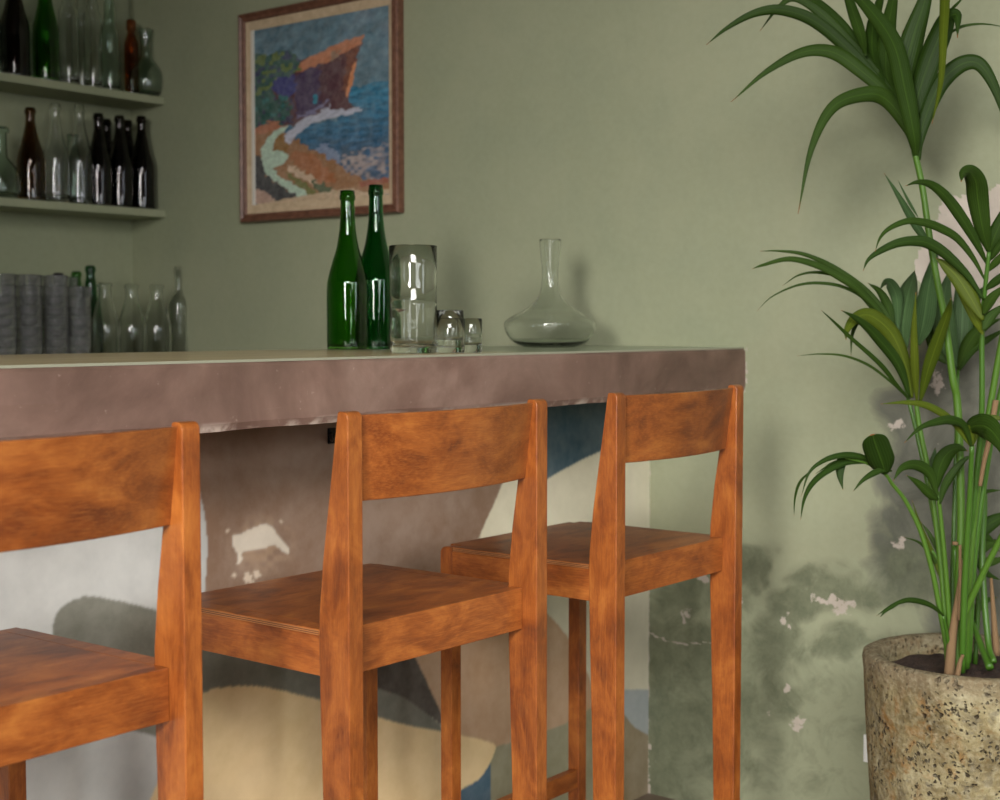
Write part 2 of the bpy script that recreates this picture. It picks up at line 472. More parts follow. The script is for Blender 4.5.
# pale grey-white at left
paint([(-700, 380), (120, 380), (150, 400), (176, 430), (192, 470), (203, 505), (207, 545), (204, 600), (200, 640), (205, 705), (150, 800), (100, 1000), (-700, 1000)], LG, 3)
# olive grey band
paint([(54, 640), (56, 615), (71, 601), (88, 596.5), (115, 600), (156, 610), (200, 622), (290, 640), (340, 655), (377, 687), (405, 698), (424, 712), (442, 728), (439, 745), (300, 760), (150, 735), (70, 700)], (104, 103, 90), 4)
# peach
paint([(400, 590), (480, 585), (520, 590), (546, 612), (563, 631), (578, 655), (590, 680), (594, 705), (566, 724), (530, 738), (495, 748), (462, 742), (440, 720), (425, 680), (412, 652), (400, 630)], (182, 146, 112), 4)
paint([(482, 560), (530, 560), (546, 590), (548, 608), (540, 600), (500, 590)], CREAM, 3) if 0 else None
# brown again where it overlaps the peach above the stool
paint([(400, 500), (480, 500), (478, 538), (462, 575), (440, 610), (400, 620)], (134, 106, 86), 0)
# dark wedge
paint([(340, 640), (375, 652), (412, 652), (418, 664), (427, 682), (439, 708), (446, 728), (424, 712), (405, 698), (377, 688), (345, 672)], (58, 47, 40), 0)
# khaki below the peach
paint([(430, 735), (462, 742), (495, 747), (530, 738), (566, 723), (594, 706), (604, 704), (622, 712), (627, 717), (634, 727), (648, 735), (760, 740), (760, 1000), (430, 1000)], (140, 134, 104), 0)
paint([(594, 708), (622, 712), (630, 722), (634, 727), (648, 735), (700, 740), (700, 900), (600, 900)], (132, 116, 86), 0)
# grey blue patch at right
paint([(598, 700), (604, 690), (700, 689), (700, 742), (648, 735), (634, 727), (626, 716), (612, 710)], (158, 164, 164), 0)
# ochre yellow
ky = paint([(203, 693), (231, 686.5), (259, 686.5), (292, 693), (321, 700.5), (377, 717), (410, 726), (439, 731), (465, 736), (485, 741), (496, 746.5), (490, 763), (478, 780), (455, 794), (420, 830), (350, 900), (200, 1000), (120, 900), (145, 815), (158, 780), (180, 715)], (228, 198, 146), 3)
# teal below the ochre tip
k = inside(px, py, [(380, 880), (420, 830), (455, 794), (478, 780), (490, 763), (491, 764), (491, 900)])
col[k & ~ky] = C(52, 88, 108)
# worn white spot on the brown
wn = paint([(234, 537), (243, 533), (253, 527), (266, 524), (275, 529), (281, 540), (287, 546), (288, 553), (282, 551), (274, 545), (262, 547), (250, 549), (241, 553), (242, 560), (236, 565), (238, 553), (233, 546)], (212, 200, 182), 2, px+wx*2, py+wy*2)
halo = np.clip(1-((px-262)/38)**2-((py-545)/34)**2, 0, 1)*np.clip(.5+vnoise(px, py, 6, 9)*2.2, 0, 1)
k = (~wn) & (halo > .05)
col[k] = col[k]*(1-halo[k, None]*.45)+np.array(C(190, 158, 124))*halo[k, None]*.45
for (sx, sy, r) in [(249, 578, 5), (256, 574, 4), (227, 532, 2), (234, 575, 2), (281, 522, 1.5)]:
    k = ((px-sx)**2+(py-sy)**2) < (r*(1+vnoise(px, py, 2, 4)))**2; col[k] = C(206, 188, 166)
# mottled brush clouds
cl = vnoise(px, py, 46, 11)*.6+vnoise(px, py, 21, 12)*.35
col *= (1.12+cl*.30)[:, None]
set_attr(base, 'Col', np.clip(soften(col, len(xs), len(zz), 1), 0, 1))

# coat hook under the slab
hook = empty('coat_hook', (0, 0, 0)); hp = on(329, 436, 1, YM)
hook.location = hp
tag(hook, 'small black hook fixed high on the painted bar front under the slab', 'hook')
box('mounting_plate', (-.004, -.004, -.014), (.016, 0, .014), M_black, hook, .001)
tube('hook_arm', [(.006, -.004, .0), (-.004, -.012, -.006), (-.014, -.02, -.002), (-.022, -.026, .008)], .0035, M_black, hook)

# ------------------------------------------------------------------ bar stools
SW, PW, PD, PT, ZS, RH, ZB, SD, RI = .42, .0264, .0545, .0185, .7373, .0625, 1.020, .3773, .0269
def rear_post(u0, parent):
    r = .009
    poly = [(0, 0), (0, ZB-r)]
    for k in range(1, 6):
        a = math.pi/2*k/5; poly.append((r-r*math.cos(a), ZB-r+r*math.sin(a)))
    poly += [(PT-.002, ZB), (PT, ZB-.002), (PD*.78+PT*.22, ZS+.09), (PD-.0008, ZS+.02), (PD, ZS-.01), (PD-.001, ZS-RH-.02), (.046, .40), (.038, 0)]
    return prism('leg', poly, u0, u0+PW, W_z, parent, .0014)
def front_leg(u0, parent):
    r = .012; w = .0262
    poly = [(SD-w, 0), (SD-w, ZS-.002), (SD-r, ZS-.002)]
    for k in range(1, 6):
        a = math.pi/2*k/5; poly.append((SD-r+r*math.sin(a), ZS-.002-r+r*math.cos(a)))
    poly += [(SD, 0)]
    return prism('leg', poly, u0, u0+PW, W_z, parent, .0014)
def make_stool(name):
    t = empty(name)
    for u in (0, SW-PW): rear_post(u, t); front_leg(u, t)
    # backrest panel, curved backwards between the posts
    nu, nv = 24, 8; t0 = .0095
    bm = bmesh.new(); g = {}
    zt, zb_ = ZB-.005, ZB-.118
    for s in (0, 1):
        for i in range(nu+1):
            u = PW-.002+(SW-2*PW+.004)*i/nu
            for j in range(nv+1):
                f = j/nv; z = zb_+(zt-zb_)*f
                front = PT+(PD-PT)*(ZB-z)/(ZB-ZS)
                v = front-.0015-t0*(1-s) - .026*(1-((2*i/nu-1)**2))
                g[s, i, j] = bm.verts.new((u, v, z))
    for s in (0, 1):
        for i in range(nu):
            for j in range(nv):
                bm.faces.new((g[s, i, j], g[s, i+1, j], g[s, i+1, j+1], g[s, i, j+1]))
    for i in range(nu):
        for j in (0, nv): bm.faces.new((g[0, i, j], g[0, i+1, j], g[1, i+1, j], g[1, i, j]))
    for j in range(nv):
        for i in (0, nu): bm.faces.new((g[0, i, j], g[0, i, j+1], g[1, i, j+1], g[1, i, j]))
    bmesh.ops.recalc_face_normals(bm, faces=bm.faces)
    ed = [e for e in bm.edges if len(e.link_faces) == 2 and e.link_faces[0].normal.dot(e.link_faces[1].normal) < .5]
    bevel_all(bm, .0015, 2, ed)
    from_bm('backrest', bm, W_back, t, False)
    # rails
    box('seat_rail', (PW+.0005, RI, ZS-RH), (SW-PW-.0005, RI+.02, ZS), W_x, t, .0012)
    box('seat_rail', (PW-.001, SD-.024, ZS-RH), (SW-PW+.001, SD-.003, ZS-.0095), W_x, t, .0012)
    for a, b in ((.0015, .0215), (SW-.0215, SW-.0015)):
        box('seat_rail', (a, PD-.002, ZS-RH), (b, SD-.026, ZS-.0095), W_y, t, .0012)
    # plywood seat board
    bm = bmesh.new(); add_box(bm, (PW+.0005, RI+.0215, ZS-.0088), (SW-PW-.0005, SD-.001, ZS-.0012))
    bevel_all(bm, .0008); sb = from_bm('seat', bm, W_seat, t)
    for a, b in ((.0008, PW+.0005), (SW-PW-.0005, SW-.0008)):
        box('seat_edge', (a, PD+.0005, ZS-.0088), (b, SD-.028, ZS-.0012), W_seat, t, .0006)
    # visible plies of the board's edges
    for a in (.0002, SW-.0007):
        box('ply_edge', (a, PD+.0008, ZS-.0088), (a+.0005, SD-.0285, ZS-.0022), M_ply, t)
    # foot rest
    box('footrest', (PW-.001, SD-.024, .199), (SW-PW+.001, SD-.006, .236), W_x, t, .0015)
    return t
def copy_tree(o, parent=None):
    c = o.copy(); COL.objects.link(c)
    if parent: c.parent = parent
    for ch in list(o.children): copy_tree(ch, c)
    return c
spots = [((.6408, 1.2763), .012, 'wooden bar stool cropped by the left edge, nearest the glass stacks'),
         ((1.2882, 1.2705), -.0045, 'middle wooden bar stool, in front of the worn white spot on the bar'),
         ((1.922, 1.2881), .0022, 'wooden bar stool at the right end of the bar, nearest the palm')]
st0 = make_stool('bar_stool')
stools = [st0, copy_tree(st0), copy_tree(st0)]
for o, ((x, y), rz, lab) in zip(stools, spots):
    o.location = (x, y, 0); o.rotation_euler = (0, 0, rz)
    tag(o, lab, 'bar stool', 'wooden bar stools along the bar')

# ------------------------------------------------------------------ painting
pc = (D-.001, (on(238.4, 120, 0, D-.028).y+on(404.3, 120, 0, D).y)/2, 1.738)
art = empty('framed_painting', (D, pc[1], pc[2]))
tag(art, 'framed painting of a coastal cliff and pale path beside blue sea on the green wall', 'painting')
hw, hh, dp, fw = (on(238.4, 120, 0, D-.028).y-on(404.3, 120, 0, D).y)/2, .305, .030, .025
mF = NT('walnut_frame'); v = mF.coord('Object', (6, 6, 6)); nn = mF.noise(v, 9, 5, .6)
mF.base(mF.ramp(nn, [(.3, C(92, 58, 44)), (.7, C(132, 90, 70))])); mF.set(Roughness=.45); M_frame = mF.m
def frame_ring(name, w0, h0, w1, h1, prof, mat):
    """mitred ring: prof = [(t 0..1 from outer to inner, depth)]"""
    bm = bmesh.new(); rows = []
    for (t, dpt) in prof:
        w = w0+(w1-w0)*t; h = h0+(h1-h0)*t
        rows.append([bm.verts.new((-dpt, y, z)) for (y, z) in ((-w, -h), (w, -h), (w, h), (-w, h))])
    for a, b in zip(rows, rows[1:]+rows[:1]):
        for k in range(4): bm.faces.new((a[k], a[(k+1) % 4], b[(k+1) % 4], b[k]))
    return from_bm(name, bm, mat, art)
frame_ring('frame', hw, hh, hw-fw, hh-fw, [(0, .001), (0, dp-.006), (.12, dp-.001), (.3, dp), (.55, dp-.006), (.85, dp-.004), (1, dp-.010), (1, .001)], M_frame)
mM = NT('linen_liner'); v = mM.coord('Object'); nn = mM.noise(v, 40, 5, .6)
mM.base(mM.ramp(nn, [(.3, C(190, 164, 132)), (.7, C(214, 190, 158))])); mM.set(Roughness=.8)
w1, h1 = hw-fw-.018, hh-fw-.026
frame_ring('liner', hw-fw, hh-fw, w1, h1, [(0, .002), (0, dp-.012), (1, dp-.016), (1, .002)], mM.m)
mW = plain('white_canvas_margin', (222, 216, 205), .8)
box('canvas_margin', (-.0150, w1-.012, -h1-.0005), (-.0100, w1+.0005, h1+.0005), mW, art)
us = np.linspace(-1, 1, 300); vs = np.linspace(-1, 1, 280)
cv, P = grid('canvas', us, vs, lambda u, v: np.stack([np.full_like(u, -.0125), -u*(w1-.0)+0, v*h1], 1), M_art, art)
U = np.repeat(us, len(vs)); V = np.tile(vs, len(us))
# picture plane coordinates 0..564 (left to right) and 0..750 (top to bottom)
ax = (U+1)/2*564; ay = (1-V)/2*750
# brush strokes: jitter the lookup in short dashes
bx = ax+vnoise(ax*.6+ay*.4, ay*.9, 11, 21)*26; by = ay+vnoise(ax*.5, ay, 9, 22)*20
col = np.tile(np.array(C(88, 116, 130)), (len(ax), 1))
def ap(poly, c, smooth=3, j=1.0):
    x = ax*(1-j)+bx*j; y = ay*(1-j)+by*j
    k = inside(x, y, sm(poly, smooth) if smooth else poly); col[k] = C(*c); return k
skn = vnoise(ax+ay*.8, ay*.8-ax*.4, 26, 31)
col = col*(1+skn*.55)[:, None]+np.clip(vnoise(ax*.5, ay, 40, 32), 0, 1)[:, None]*np.array(C(120, 110, 120))*.6
sea = inside(ax, by, [(360, 305), (600, 298), (600, 760), (60, 760), (60, 430), (360, 430)])
depth = np.clip((ay-300)/300, 0, 1)[:, None]
seac = np.array(C(44, 116, 146))*(1-depth)+np.array(C(50, 84, 116))*depth
seac = seac*(1+vnoise(ax*.4, ay*1.4, 13, 33)*.8)[:, None]
col[sea] = seac[sea]
# foam and warm shallows lower right
fo = inside(bx, by, [(330, 620), (420, 560), (600, 540), (600, 760), (330, 760)])
w = np.clip(.5+vnoise(ax, ay*1.3, 15, 34)*2.2, 0, 1)[:, None]*.75
col[fo] = (col*(1-w)+np.array(C(178, 156, 146))*w)[fo]
ap([(250, 560), (300, 520), (350, 545), (370, 590), (330, 620), (270, 600)], (120, 134, 160))
# cliff
ap([(60, 205), (120, 190), (200, 160), (260, 148), (330, 128), (470, 100), (462, 135), (440, 190), (425, 250), (410, 320), (405, 365), (430, 385), (440, 400), (380, 410), (250, 420), (150, 430), (80, 420)], (88, 52, 58), 0, .6)
ap([(195, 175), (255, 148), (325, 125), (470, 97), (462, 128), (400, 155), (330, 185), (240, 200), (200, 205)], (186, 118, 84), 0, .8)
ap([(330, 150), (372, 145), (375, 175), (335, 185)], (150, 120, 100), 0)
ap([(400, 160), (455, 135), (436, 200), (418, 255), (405, 330), (385, 300), (395, 220)], (116, 66, 50), 0)
ap([(430, 200), (440, 205), (418, 300), (400, 345), (395, 325), (410, 265)], (206, 134, 90), 0, .4)
ap([(205, 220), (290, 200), (300, 300), (280, 380), (200, 390), (180, 300)], (70, 52, 84), 3)
ap([(300, 210), (370, 200), (360, 300), (330, 380), (290, 350)], (84, 50, 60), 3)
ap([(90, 215), (130, 205), (165, 208), (190, 225), (185, 280), (160, 310), (120, 290), (95, 260)], (56, 58, 118), 3)
# trees
ap([(0, 110), (60, 118), (110, 112), (160, 115), (205, 150), (215, 195), (150, 215), (95, 225), (100, 300), (160, 330), (170, 400), (90, 430), (0, 430)], (44, 84, 76), 2)
tn = vnoise(ax, ay, 17, 35)
k = inside(bx, by, [(0, 110), (60, 110), (160, 108), (205, 150), (215, 195), (110, 215), (100, 250), (0, 300)])
col[k & (tn > .12)] = C(96, 112, 60); col[k & (tn < -.22)] = C(54, 60, 92)
k = inside(bx, by, [(0, 280), (170, 300), (180, 420), (0, 420)]); col[k & (tn > .2)] = C(40, 104, 104); col[k & (tn < -.2)] = C(66, 60, 88)
ap([(262, 318), (278, 312), (280, 345), (264, 350)], (46, 130, 150), 2, .3)
# rocks and paths
ap([(0, 425), (60, 400), (110, 405), (150, 430), (130, 450), (50, 470), (0, 500)], (172, 110, 82), 2)
ap([(0, 470), (60, 450), (130, 440), (180, 470), (220, 520), (300, 560), (380, 620), (460, 680), (564, 700), (564, 750), (0, 750)], (150, 108, 74), 2)
ap([(90, 500), (130, 450), (170, 500), (150, 540), (110, 545)], (138, 100, 50), 2)
ap([(165, 540), (240, 548), (300, 600), (350, 660), (320, 690), (250, 640), (180, 590)], (160, 102, 66), 2)
ap([(140, 480), (175, 440), (215, 405), (265, 395), (330, 365), (345, 352), (330, 380), (380, 388), (450, 390), (455, 402), (400, 415), (300, 420), (230, 445), (180, 480), (158, 505)], (178, 178, 192), 2, .7)
ap([(200, 395), (320, 345), (340, 350), (300, 375), (230, 400)], (120, 116, 146), 0)
ap([(0, 540), (35, 560), (60, 620), (140, 690), (230, 735), (100, 740), (0, 720)], (54, 54, 58), 2)
ap([(0, 690), (60, 700), (90, 740), (0, 750)], (178, 146, 130), 2)
ap([(35, 560), (45, 500), (90, 450), (150, 425), (140, 450), (100, 480), (90, 520), (140, 530), (155, 560), (130, 590), (90, 600), (140, 650), (240, 720), (215, 735), (130, 680), (60, 620)], (176, 196, 176), 3, .6)
ap([(140, 620), (200, 650), (250, 700), (300, 735), (270, 740), (200, 690)], (112, 112, 60), 0)
ap([(150, 590), (180, 600), (260, 650), (340, 710), (320, 725), (230, 665), (160, 620)], (196, 168, 142), 0)
ap([(255, 660), (300, 680), (340, 705), (320, 735), (270, 700)], (70, 84, 52), 0)
ap([(240, 722), (420, 712), (470, 735), (564, 728), (564, 752), (0, 752), (100, 738)], (190, 164, 134), 0, .5)
ap([(440, 690), (564, 678), (564, 700), (450, 712)], (150, 86, 66), 0, .6)
col *= (1+vnoise(ax+ay*.5, ay, 9, 41)*.22+vnoise(ax*.4+ay*.2, ay*1.2, 6, 42)*.2)[:, None]
set_attr(cv, 'Col', np.clip(soften(col*1.22, len(us), len(vs), 1), 0, 1))
mp_ = M_art.node_tree

# ------------------------------------------------------------------ shelves on the back wall
YF = 3.638
def shelf(zt, label):
    o = box('wall_shelf', (.7-1.9, YF-YS, -.0235), (D-1.9-.0015, -.001, 0), M_shelf, None, .0015)
    o.location = (1.9, YS, zt)
    return tag(o, label, 'shelf', 'green shelves on the back wall')
SH1, SH2 = 1.8415, 1.4905
shelf(SH1, 'upper green wall shelf holding the green bottle and tall clear bottles')
shelf(SH2, 'lower green wall shelf holding brown and near-black bottles')
bc = empty('back_counter', (1.4, 3.45, 0))
tag(bc, 'low counter behind the bar, under the shelves, carrying the stacked tumblers', 'counter')
box('worktop', (-1.9, -.2, .965), (D-1.4-.002, YS-3.45-.002, 1.0), M_cream, bc, .003)
box('cabinet', (-1.9, -.17, 0), (D-1.4-.004, YS-3.45-.004, .9645), M_shelf, bc)

# ------------------------------------------------------------------ bottles
def P_burg(r, h, neck=.0145, lip=.0165):       # burgundy / alsace shapes share parameters
    return smooth_prof([(r*.93, 0), (r, .006), (r, h*.25), (r, h*.42), (r*.93, h*.50), (r*.70, h*.61), (neck*1.35, h*.74), (neck, h*.84), (neck*.98, h*.935)], 5)+[(lip, h*.94), (lip*1.02, h*.955), (lip, h*.975), (neck, h*.98), (neck*.97, h)]
def P_flute(r, h, neck=.0135, lip=.0155):
    return smooth_prof([(r*.93, 0), (r, .006), (r, h*.22), (r, h*.40), (r*.95, h*.47), (r*.80, h*.57), (r*.58, h*.68), (neck*1.25, h*.81), (neck, h*.89), (neck*.98, h*.94)], 5)+[(lip, h*.945), (lip*1.03, h*.96), (lip, h*.985), (neck, h*.992), (neck*.97, h)]
def P_bord(r, h, neck=.0135, lip=.015):
    return smooth_prof([(r*.93, 0), (r, .006), (r, h*.3), (r, h*.60), (r*.93, h*.655), (r*.66, h*.70), (neck*1.3, h*.735), (neck, h*.78), (neck, h*.94)], 5)+[(lip, h*.945), (lip, h*.97), (neck, h*.975), (neck, h)]
def P_milk(r, h, neck=.019):
    return smooth_prof([(r*.93, 0), (r, .006), (r, h*.3), (r*.99, h*.48), (r*.85, h*.60), (neck*1.2, h*.78), (neck, h*.86), (neck, h*.95)], 5)+[(neck+.003, h*.965), (neck+.003, h*.99), (neck, h)]
def P_jug(r, h, neck=.026):
    return smooth_prof([(r*.55, 0), (r*.88, .012), (r, h*.22), (r*.93, h*.38), (r*.62, h*.50), (neck, h*.60), (neck*.92, h*.78), (neck*1.05, h*.93), (neck*1.25, h)], 6)
def P_round(r, h, neck=.015):
    return smooth_prof([(r*.6, 0), (r*.95, .012), (r, h*.2), (r*.9, h*.40), (r*.5, h*.55), (neck, h*.62), (neck*.95, h*.92)], 6)+[(neck*1.3, h*.93), (neck*1.3, h*.98), (neck, h)]
def bottle_at(px_, plane, base, prof, mat, label, group, name='glass_bottle', cat='bottle', t=.0028, b=.012, cap=None, wob=None):
    p = on(px_, {1: 60, 2: 165, 3: 315}[1 if base > 1.7 else 2 if base > 1.3 else 3], 1, plane)
    me = lathe_mesh(name, vessel(prof, t, b), 32, wob); me.materials.append(mat)
    if cap:
        o = empty(name, (p.x, plane, base)); q = bpy.data.objects.new('body', me); COL.objects.link(q); q.parent = o
        r0, h0 = prof[-1]
        cm = lathe_mesh('stopper', [(0, h0-.012), (r0-t-.0005, h0-.012), (r0-t-.0005, h0+.003), (r0*1.15, h0+.003), (r0*1.2, h0+.006), (r0*1.1, h0+.02), (0, h0+.022)], 24)
        cm.materials.append(cap); c = bpy.data.objects.new('stopper', cm); COL.objects.link(c); c.parent = o
    else:
        o = bpy.data.objects.new(name, me); COL.objects.link(o); o.location = (p.x, plane, base)
    return tag(o, label, cat, group)
gU, gL, gB = 'bottles on the upper shelf', 'bottles on the lower shelf', 'bottles on the back counter'
yu, yr = 3.69, 3.76
E0 = .0006
for (x, pl, prof, mat, lab) in [
    (-12, 3.70, P_burg(.037, .31), G_greenish, 'pale green bottle cut by the left edge of the photo on the upper shelf'),
    (15, yu, P_burg(.042, .32), G_dark, 'near-black bottle left of the bright green bottle on the upper shelf'),
    (46, yu, P_flute(.0385, .33), G_green, 'bright green slender bottle on the upper shelf'),
    (69, yu, P_bord(.029, .34), G_clear, 'tall clear bottle just right of the bright green bottle on the upper shelf'),
    (82, yr, P_bord(.028, .34), G_clear, 'clear bottle at the back, second right of the bright green bottle, upper shelf'),
    (93, yu, P_bord(.027, .34), G_clear, 'tall clear bottle with bright glints in the middle of the upper shelf'),
    (110, yu, P_flute(.031, .32), G_greenish, 'pale green slender bottle just left of the amber bottle on the upper shelf')]:
    bottle_at(x, pl, SH1+E0, prof, mat, lab, gU)
bottle_at(131.5, 3.72, SH1+E0, smooth_prof([(.021, 0), (.023, .006), (.023, .10), (.0225, .16), (.016, .185), (.0125, .2), (.013, .205)], 4)+[(.0155, .208), (.0155, .235), (.012, .24)], G_amber,
          'small amber bottle near the right end of the upper shelf', gU)
bottle_at(146, 3.69, SH1+E0, P_jug(.052, .210, .019), G_greenish, 'round-bellied greenish carafe at the right end of the upper shelf', gU, 'glass_carafe', 'carafe')
bottle_at(27, 3.775, SH1+E0, P_milk(.027, .19), G_clear, 'short clear bottle between the near-black and the green bottle, upper shelf', gU)
for (x, pl, prof, mat, lab) in [
    (31, yu, P_burg(.041, .270), G_brown, 'brown bottle standing alone near the left of the lower shelf'),
    (56, yu, P_burg(.038, .292), G_clear, 'clear tall-necked bottle just right of the brown one on the lower shelf'),
    (80, 3.70, P_burg(.040, .300), G_clear, 'clear tall-necked bottle left of the near-black group on the lower shelf'),
    (73, 3.765, P_milk(.032, .22, .015), G_greenish, 'shorter clear bottle behind the two tall clear ones, lower shelf'),
    (99, yu, P_burg(.039, .280), G_dark, 'near-black bottle, leftmost of the dark front row on the lower shelf'),
    (107, yr, P_burg(.037, .278), G_dark, 'near-black bottle in the back row behind the leftmost dark one, lower shelf'),
    (120, yu, P_burg(.039, .282), G_dark, 'near-black bottle with amber glint, middle of the dark front row, lower shelf'),
    (128, yr, P_burg(.037, .284), G_dark, 'near-black bottle in the back row left of the last dark bottle, lower shelf'),
    (142, yu, P_burg(.040, .290), G_dark, 'near-black bottle, last at the right end of the lower shelf')]:
    bottle_at(x, pl, SH2+E0, prof, mat, lab, gL)
bottle_at(0, 3.695, SH2+E0, P_round(.055, .205, .021), G_greenish, 'round greenish flask at the left edge of the photo on the lower shelf', gL, 'glass_flask', 'flask')
# back counter
BZ = 1.0+E0
for (x, pl, prof, mat, lab, cap) in [
    (179, 3.58, P_bord(.0375, .310, .0125), G_clear, 'clear wine bottle at the right end of the back counter', None),
    (157, 3.52, P_milk(.043, .250), G_clear, 'squat clear bottle beside the clear wine bottle on the back counter', None),
    (132, 3.52, P_milk(.043, .250), G_clear, 'squat clear bottle, middle one of three on the back counter', None),
    (105, 3.52, P_milk(.043, .250), G_clear, 'squat clear bottle just right of the dark green neck on the back counter', None),
    (91, 3.62, P_flute(.034, .305, .0135), G_deep, 'dark green bottle between tumbler stacks and squat clear bottles, back counter', None),
    (77, 3.70, P_flute(.034, .290, .0135), G_green, 'bottle whose bright green neck shows above the tumbler stacks', None),
    (59, 3.66, P_burg(.034, .262, .014), G_dark, 'dark bottle with black stopper showing above the tumbler stacks', M_cap)]:
    bottle_at(x, pl, BZ, prof, mat, lab, gB, cap=cap)
# nested tumblers
tumb_prof = [(0, 0), (.0255, 0), (.0275, .003), (.0300, .045), (.0330, .088), (.0335, .090), (.0328, .0915), (.0315, .090), (.0285, .045), (.0262, .010), (0, .009)]
def fl(r, z, a): return r*(1+.012*math.cos(16*a)) if z < .07 else r
tm = lathe_mesh('tumbler', tumb_prof, 48, fl); tm.materials.append(G_ribbed)
cols = [(-22, 3.40, 7, 'far left front'), (4, 3.40, 7, 'left front'), (30, 3.40, 7, 'second front'), (56, 3.40, 7, 'third front'), (79, 3.40, 6, 'right front'),
        (14, 3.50, 7, 'left rear'), (40, 3.50, 7, 'middle rear'), (66, 3.50, 7, 'right rear')]
first = True
for (x, pl, n, nm) in cols:
    p = on(x, 315, 1, pl)
    for k in range(n):
        o = bpy.data.objects.new('drinking_glass', tm); COL.objects.link(o)
        o.location = (p.x+random.uniform(-.001, .001), pl, BZ+k*.0288); o.rotation_euler = (0, 0, random.random()*6)
        pos = 'bottom' if k == 0 else ('top' if k == n-1 else 'middle')
        tag(o, {'bottom': 'clear ribbed tumbler at the foot of the %s stack on the back counter',
                'top': 'clear ribbed tumbler topmost in the %s stack on the back counter',
                'middle': 'clear ribbed tumbler nested inside the %s stack on the back counter'}[pos] % nm, 'glass',
            'tumblers nested in the %s stack' % nm if pos == 'middle' else 'stacked tumblers on the back counter')

# ------------------------------------------------------------------ glassware on the bar
BT = 1.0800
def put(name, prof, mat, x, y, label, cat, group=None, segs=48, z=BT, wob=None):
    me = lathe_mesh(name, prof, segs, wob); me.materials.append(mat)
    o = bpy.data.objects.new(name, me); COL.objects.link(o); o.location = (x, y, z)
    return tag(o, label, cat, group)
def wine_bottle(x, y, prof, mat, label):
    o = empty('wine_bottle', (x, y, BT)); tag(o, label, 'bottle', 'green wine bottles on the bar')
    me = lathe_mesh('body', vessel(prof, .0028, .006), 56); me.materials.append(mat)
    b = bpy.data.objects.new('body', me); COL.objects.link(b); b.parent = o
    return o
def base_at(px_, yfront, r, z=None):
    q = on(px_, yfront, 2, BT); dr = Vector((q.x-CAM.x, q.y-CAM.y, 0)); d = dr.length
    return q+dr*(r/d)
def P_hock(r, h):
    return smooth_prof([(r*.90, 0), (r*.99, .004), (r, h*.12), (r, h*.38), (r*.94, h*.45), (r*.76, h*.54), (r*.54, h*.637), (r*.41, h*.735), (.0152, h*.83), (.0142, h*.93)], 6)+[(.0142, h*.940), (.0160, h*.944), (.0162, h*.968), (.0150, h*.975), (.0148, h)]
p = base_at(348.3, 349.6, .043); wine_bottle(p.x, p.y, P_hock(.0435, .3235), G_green, 'bright green wine bottle on the bar, left of the pair')
p = base_at(376.5, 349.2, .043); wine_bottle(p.x, p.y, P_hock(.0435, .3395), G_deep, 'taller darker green wine bottle on the bar, beside the glass jug')
pj = base_at(413.5, 353.6, .042)
jug = [(0, 0), (.0405, 0), (.0418, .002), (.0420, .02), (.0418, .0845), (.0425, .086), (.0418, .0875), (.0420, .14), (.0426, .1885), (.0420, .1895), (.0412, .1885), (.0404, .14), (.0403, .09), (.0403, .022), (.039, .013), (0, .011)]
put('glass_jug', jug, G_clear, pj.x, pj.y, 'tall straight clear glass jug standing right of the green bottles', 'jug')
def tumbler_prof(r, h, base=.012): return [(0, 0), (r*.92, 0), (r*.97, .002), (r, h*.5), (r, h-.001), (r-.0007, h), (r-.0014, h-.001), (r-.0017, h*.5), (r-.0019, base+.003), (r*.85, base), (0, base-.001)]
p1 = base_at(450, 353.2, .027)
put('tumbler', tumbler_prof(.0272, .062), G_clear, p1.x, p1.y, 'clear tumbler beside the jug with a second tumbler nested in it', 'glass', 'clear tumblers on the bar')
put('tumbler', tumbler_prof(.0248, .064), G_clear, p1.x, p1.y, 'clear tumbler stacked inside the one beside the jug', 'glass', 'clear tumblers on the bar', z=BT+.0122)
p2 = base_at(471, 352.6, .022)
put('tumbler', tumbler_prof(.0205, .062, .015), G_clear, p2.x, p2.y, 'smaller clear tumbler with thick base, nearest the decanter', 'glass', 'clear tumblers on the bar')
pd_ = base_at(550, 347.6, .055)
do = smooth_prof([(.056, 0), (.080, .010), (.097, .028), (.1035, .048), (.100, .060), (.083, .0715), (.060, .083), (.040, .099), (.0265, .116), (.0200, .137), (.0188, .167), (.0213, .200), (.0245, .240)], 7)
di = smooth_prof([(.0233, .240), (.0201, .200), (.0176, .167), (.0188, .137), (.0252, .1155), (.0385, .098), (.0585, .0815), (.0815, .070), (.0985, .0592), (.102, .048), (.0955, .0295), (.079, .0125), (.05, .0035)], 7)
dec = empty('decanter', (pd_.x, pd_.y, BT)); tag(dec, 'wide-bodied clear glass wine decanter on the bar near the wall', 'decanter')
me = lathe_mesh('glass_body', [(0, 0)]+do+[(.0239, .2406)]+di+[(0, .0033)], 72); me.materials.append(G_clear)
o = bpy.data.objects.new('glass_body', me); COL.objects.link(o); o.parent = dec

# ------------------------------------------------------------------ socket behind the planter
sk = empty('wall_socket', tuple(on(869, 748, 0, D))); tag(sk, 'white wall socket on the green wall half hidden behind the planter', 'socket')
box('face_plate', (-.009, -.045, -.03), (0, .0095, .03), M_white, sk, .002)
box('rim', (-.0125, -.038, -.023), (-.0085, .003, .023), M_white, sk, .0015)

